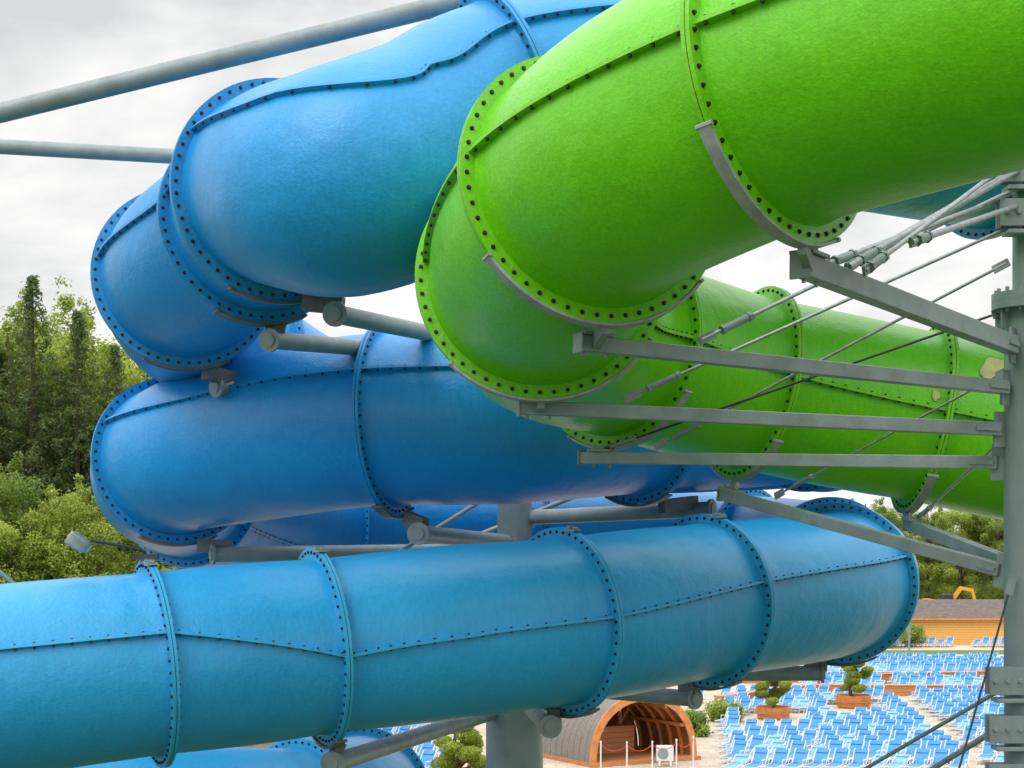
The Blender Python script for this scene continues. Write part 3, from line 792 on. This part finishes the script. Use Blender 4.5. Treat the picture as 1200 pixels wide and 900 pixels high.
mb = MB(); mb.box(gw((0, 0, .08)), (4.8, 4.2, .15), RG); mb.obj('deck', [M_WOOD], e)
mb = MB(); mb.box(gw((-.3, .5, .65)), (2.5, .5, 1.0), RG); mb.box(gw((-.3, .5, 1.2)), (2.7, .65, .06), RG); tag(mb.obj('bar_counter', [M_WOOD], loc=gw((-.3, .5, .15))), 'orange timber counter standing inside the gazebo', 'counter')
ax, ay = 5.55, 62.0
e = thing('air_conditioner', 'white outdoor air conditioner unit with round fan grille', 'air conditioner', (ax, ay, 0))
mb = MB(); mb.box((ax, ay, .48), (.62, .3, .56)); mb.box((ax-.2, ay, .11), (.08, .34, .2)); mb.box((ax+.2, ay, .11), (.08, .34, .2)); mb.obj('casing', [M_WHITE], e, bevel=.02)
mb = MB(); mb.cyl((ax-.08, ay-.15, .48), (ax-.08, ay-.165, .48), .2, n=24)
for k in range(4): mb.cyl((ax-.08, ay-.165, .48), (ax-.08, ay-.17-.004*k, .48), .2-.04*(k+1), n=20)
mb.obj('fan_grille', [M_STEEL], e)
posts = [(3.1, 59.6), (4.0, 59.4), (4.9, 59.6), (5.8, 60.2), (6.5, 61.2)]
for i, (x, y) in enumerate(posts):
    e = thing('barrier_post', 'slim white rope barrier post with round base', 'barrier post', (x, y, 0), 'rope barrier by the gazebo')
    mb = MB(); mb.cyl((x, y, .03), (x, y, 1.15), .028, n=10); mb.cyl((x, y, .005), (x, y, .04), .17, n=18); mb.cyl((x, y, 1.15), (x, y, 1.2), .045, .02, n=12); mb.obj('stanchion', [M_WHITE], e)
    if i:
        x0, y0 = posts[i-1]; mb = MB(); pv = None
        for k in range(9):
            u = k/8; q = Vector((x0+(x-x0)*u, y0+(y-y0)*u, 1.08-.9*u*(1-u)))
            if pv is not None: mb.cyl(pv, q, .014, n=6, caps=False)
            pv = q
        mb.obj('rope', [M_RED], e)

# ------------------------------------------------------------------ light
w = bpy.data.worlds.new('World'); S.world = w; w.use_nodes = True; nt = w.node_tree
bg = nt.nodes['Background']
sv = Vector((-.55, -.60, .95)).normalized(); el = math.asin(sv.z); az = math.atan2(sv.x, sv.y)
sky = N(nt, 'ShaderNodeTexSky', sky_type='NISHITA'); sky.sun_disc = False; sky.sun_elevation = el; sky.sun_rotation = az
tc = N(nt, 'ShaderNodeTexCoord'); mp = N(nt, 'ShaderNodeMapping'); mp.inputs['Scale'].default_value = (1, 1, 2.4); mp.inputs['Location'].default_value = (.3, .1, .2)
nt.links.new(tc.outputs['Generated'], mp.inputs['Vector'])
n1 = noise(nt, mp.outputs['Vector'], 3.6, 9, .52); n1.inputs['Distortion'].default_value = .25
cr = ramp(nt, n1.outputs['Fac'], [(0.35, (6.7, 6.8, 6.85)), (0.46, (9.2, 9.2, 9.1)), (0.58, (12.2, 12.0, 11.7))])
sx = N(nt, 'ShaderNodeSeparateXYZ'); nt.links.new(tc.outputs['Generated'], sx.inputs['Vector'])
mr = N(nt, 'ShaderNodeMapRange'); mr.inputs['From Min'].default_value = 0.25; mr.inputs['From Max'].default_value = 1; mr.inputs['To Min'].default_value = 1.0; mr.inputs['To Max'].default_value = 2.5
nt.links.new(sx.outputs['Z'], mr.inputs['Value'])
mz = N(nt, 'ShaderNodeVectorMath', operation='SCALE'); nt.links.new(cr.outputs['Color'], mz.inputs[0]); nt.links.new(mr.outputs['Result'], mz.inputs['Scale'])
mx = N(nt, 'ShaderNodeMixRGB'); mx.inputs['Fac'].default_value = .95
nt.links.new(sky.outputs['Color'], mx.inputs['Color1']); nt.links.new(mz.outputs['Vector'], mx.inputs['Color2'])
nt.links.new(mx.outputs['Color'], bg.inputs['Color']); bg.inputs['Strength'].default_value = .1
sl = bpy.data.lights.new('sun', 'SUN'); sl.energy = 1.35; sl.angle = rad(32); sl.color = (1, .96, .9)
so = bpy.data.objects.new('sun', sl); COL.objects.link(so); so.rotation_euler = sv.to_track_quat('Z', 'Y').to_euler(); so.location = (-10, -10, 25)

cam = bpy.data.cameras.new('camera'); co = bpy.data.objects.new('camera', cam); COL.objects.link(co)
co.location = (0, 0, 8); co.rotation_euler = (rad(90), 0, 0)
cam.sensor_width = 36; cam.lens = 36*K; cam.shift_y = 190/1200; cam.clip_end = 9000; cam.clip_start = .1
S.camera = co
S.view_settings.view_transform = 'Standard'; S.view_settings.look = 'None'; S.view_settings.exposure = 0
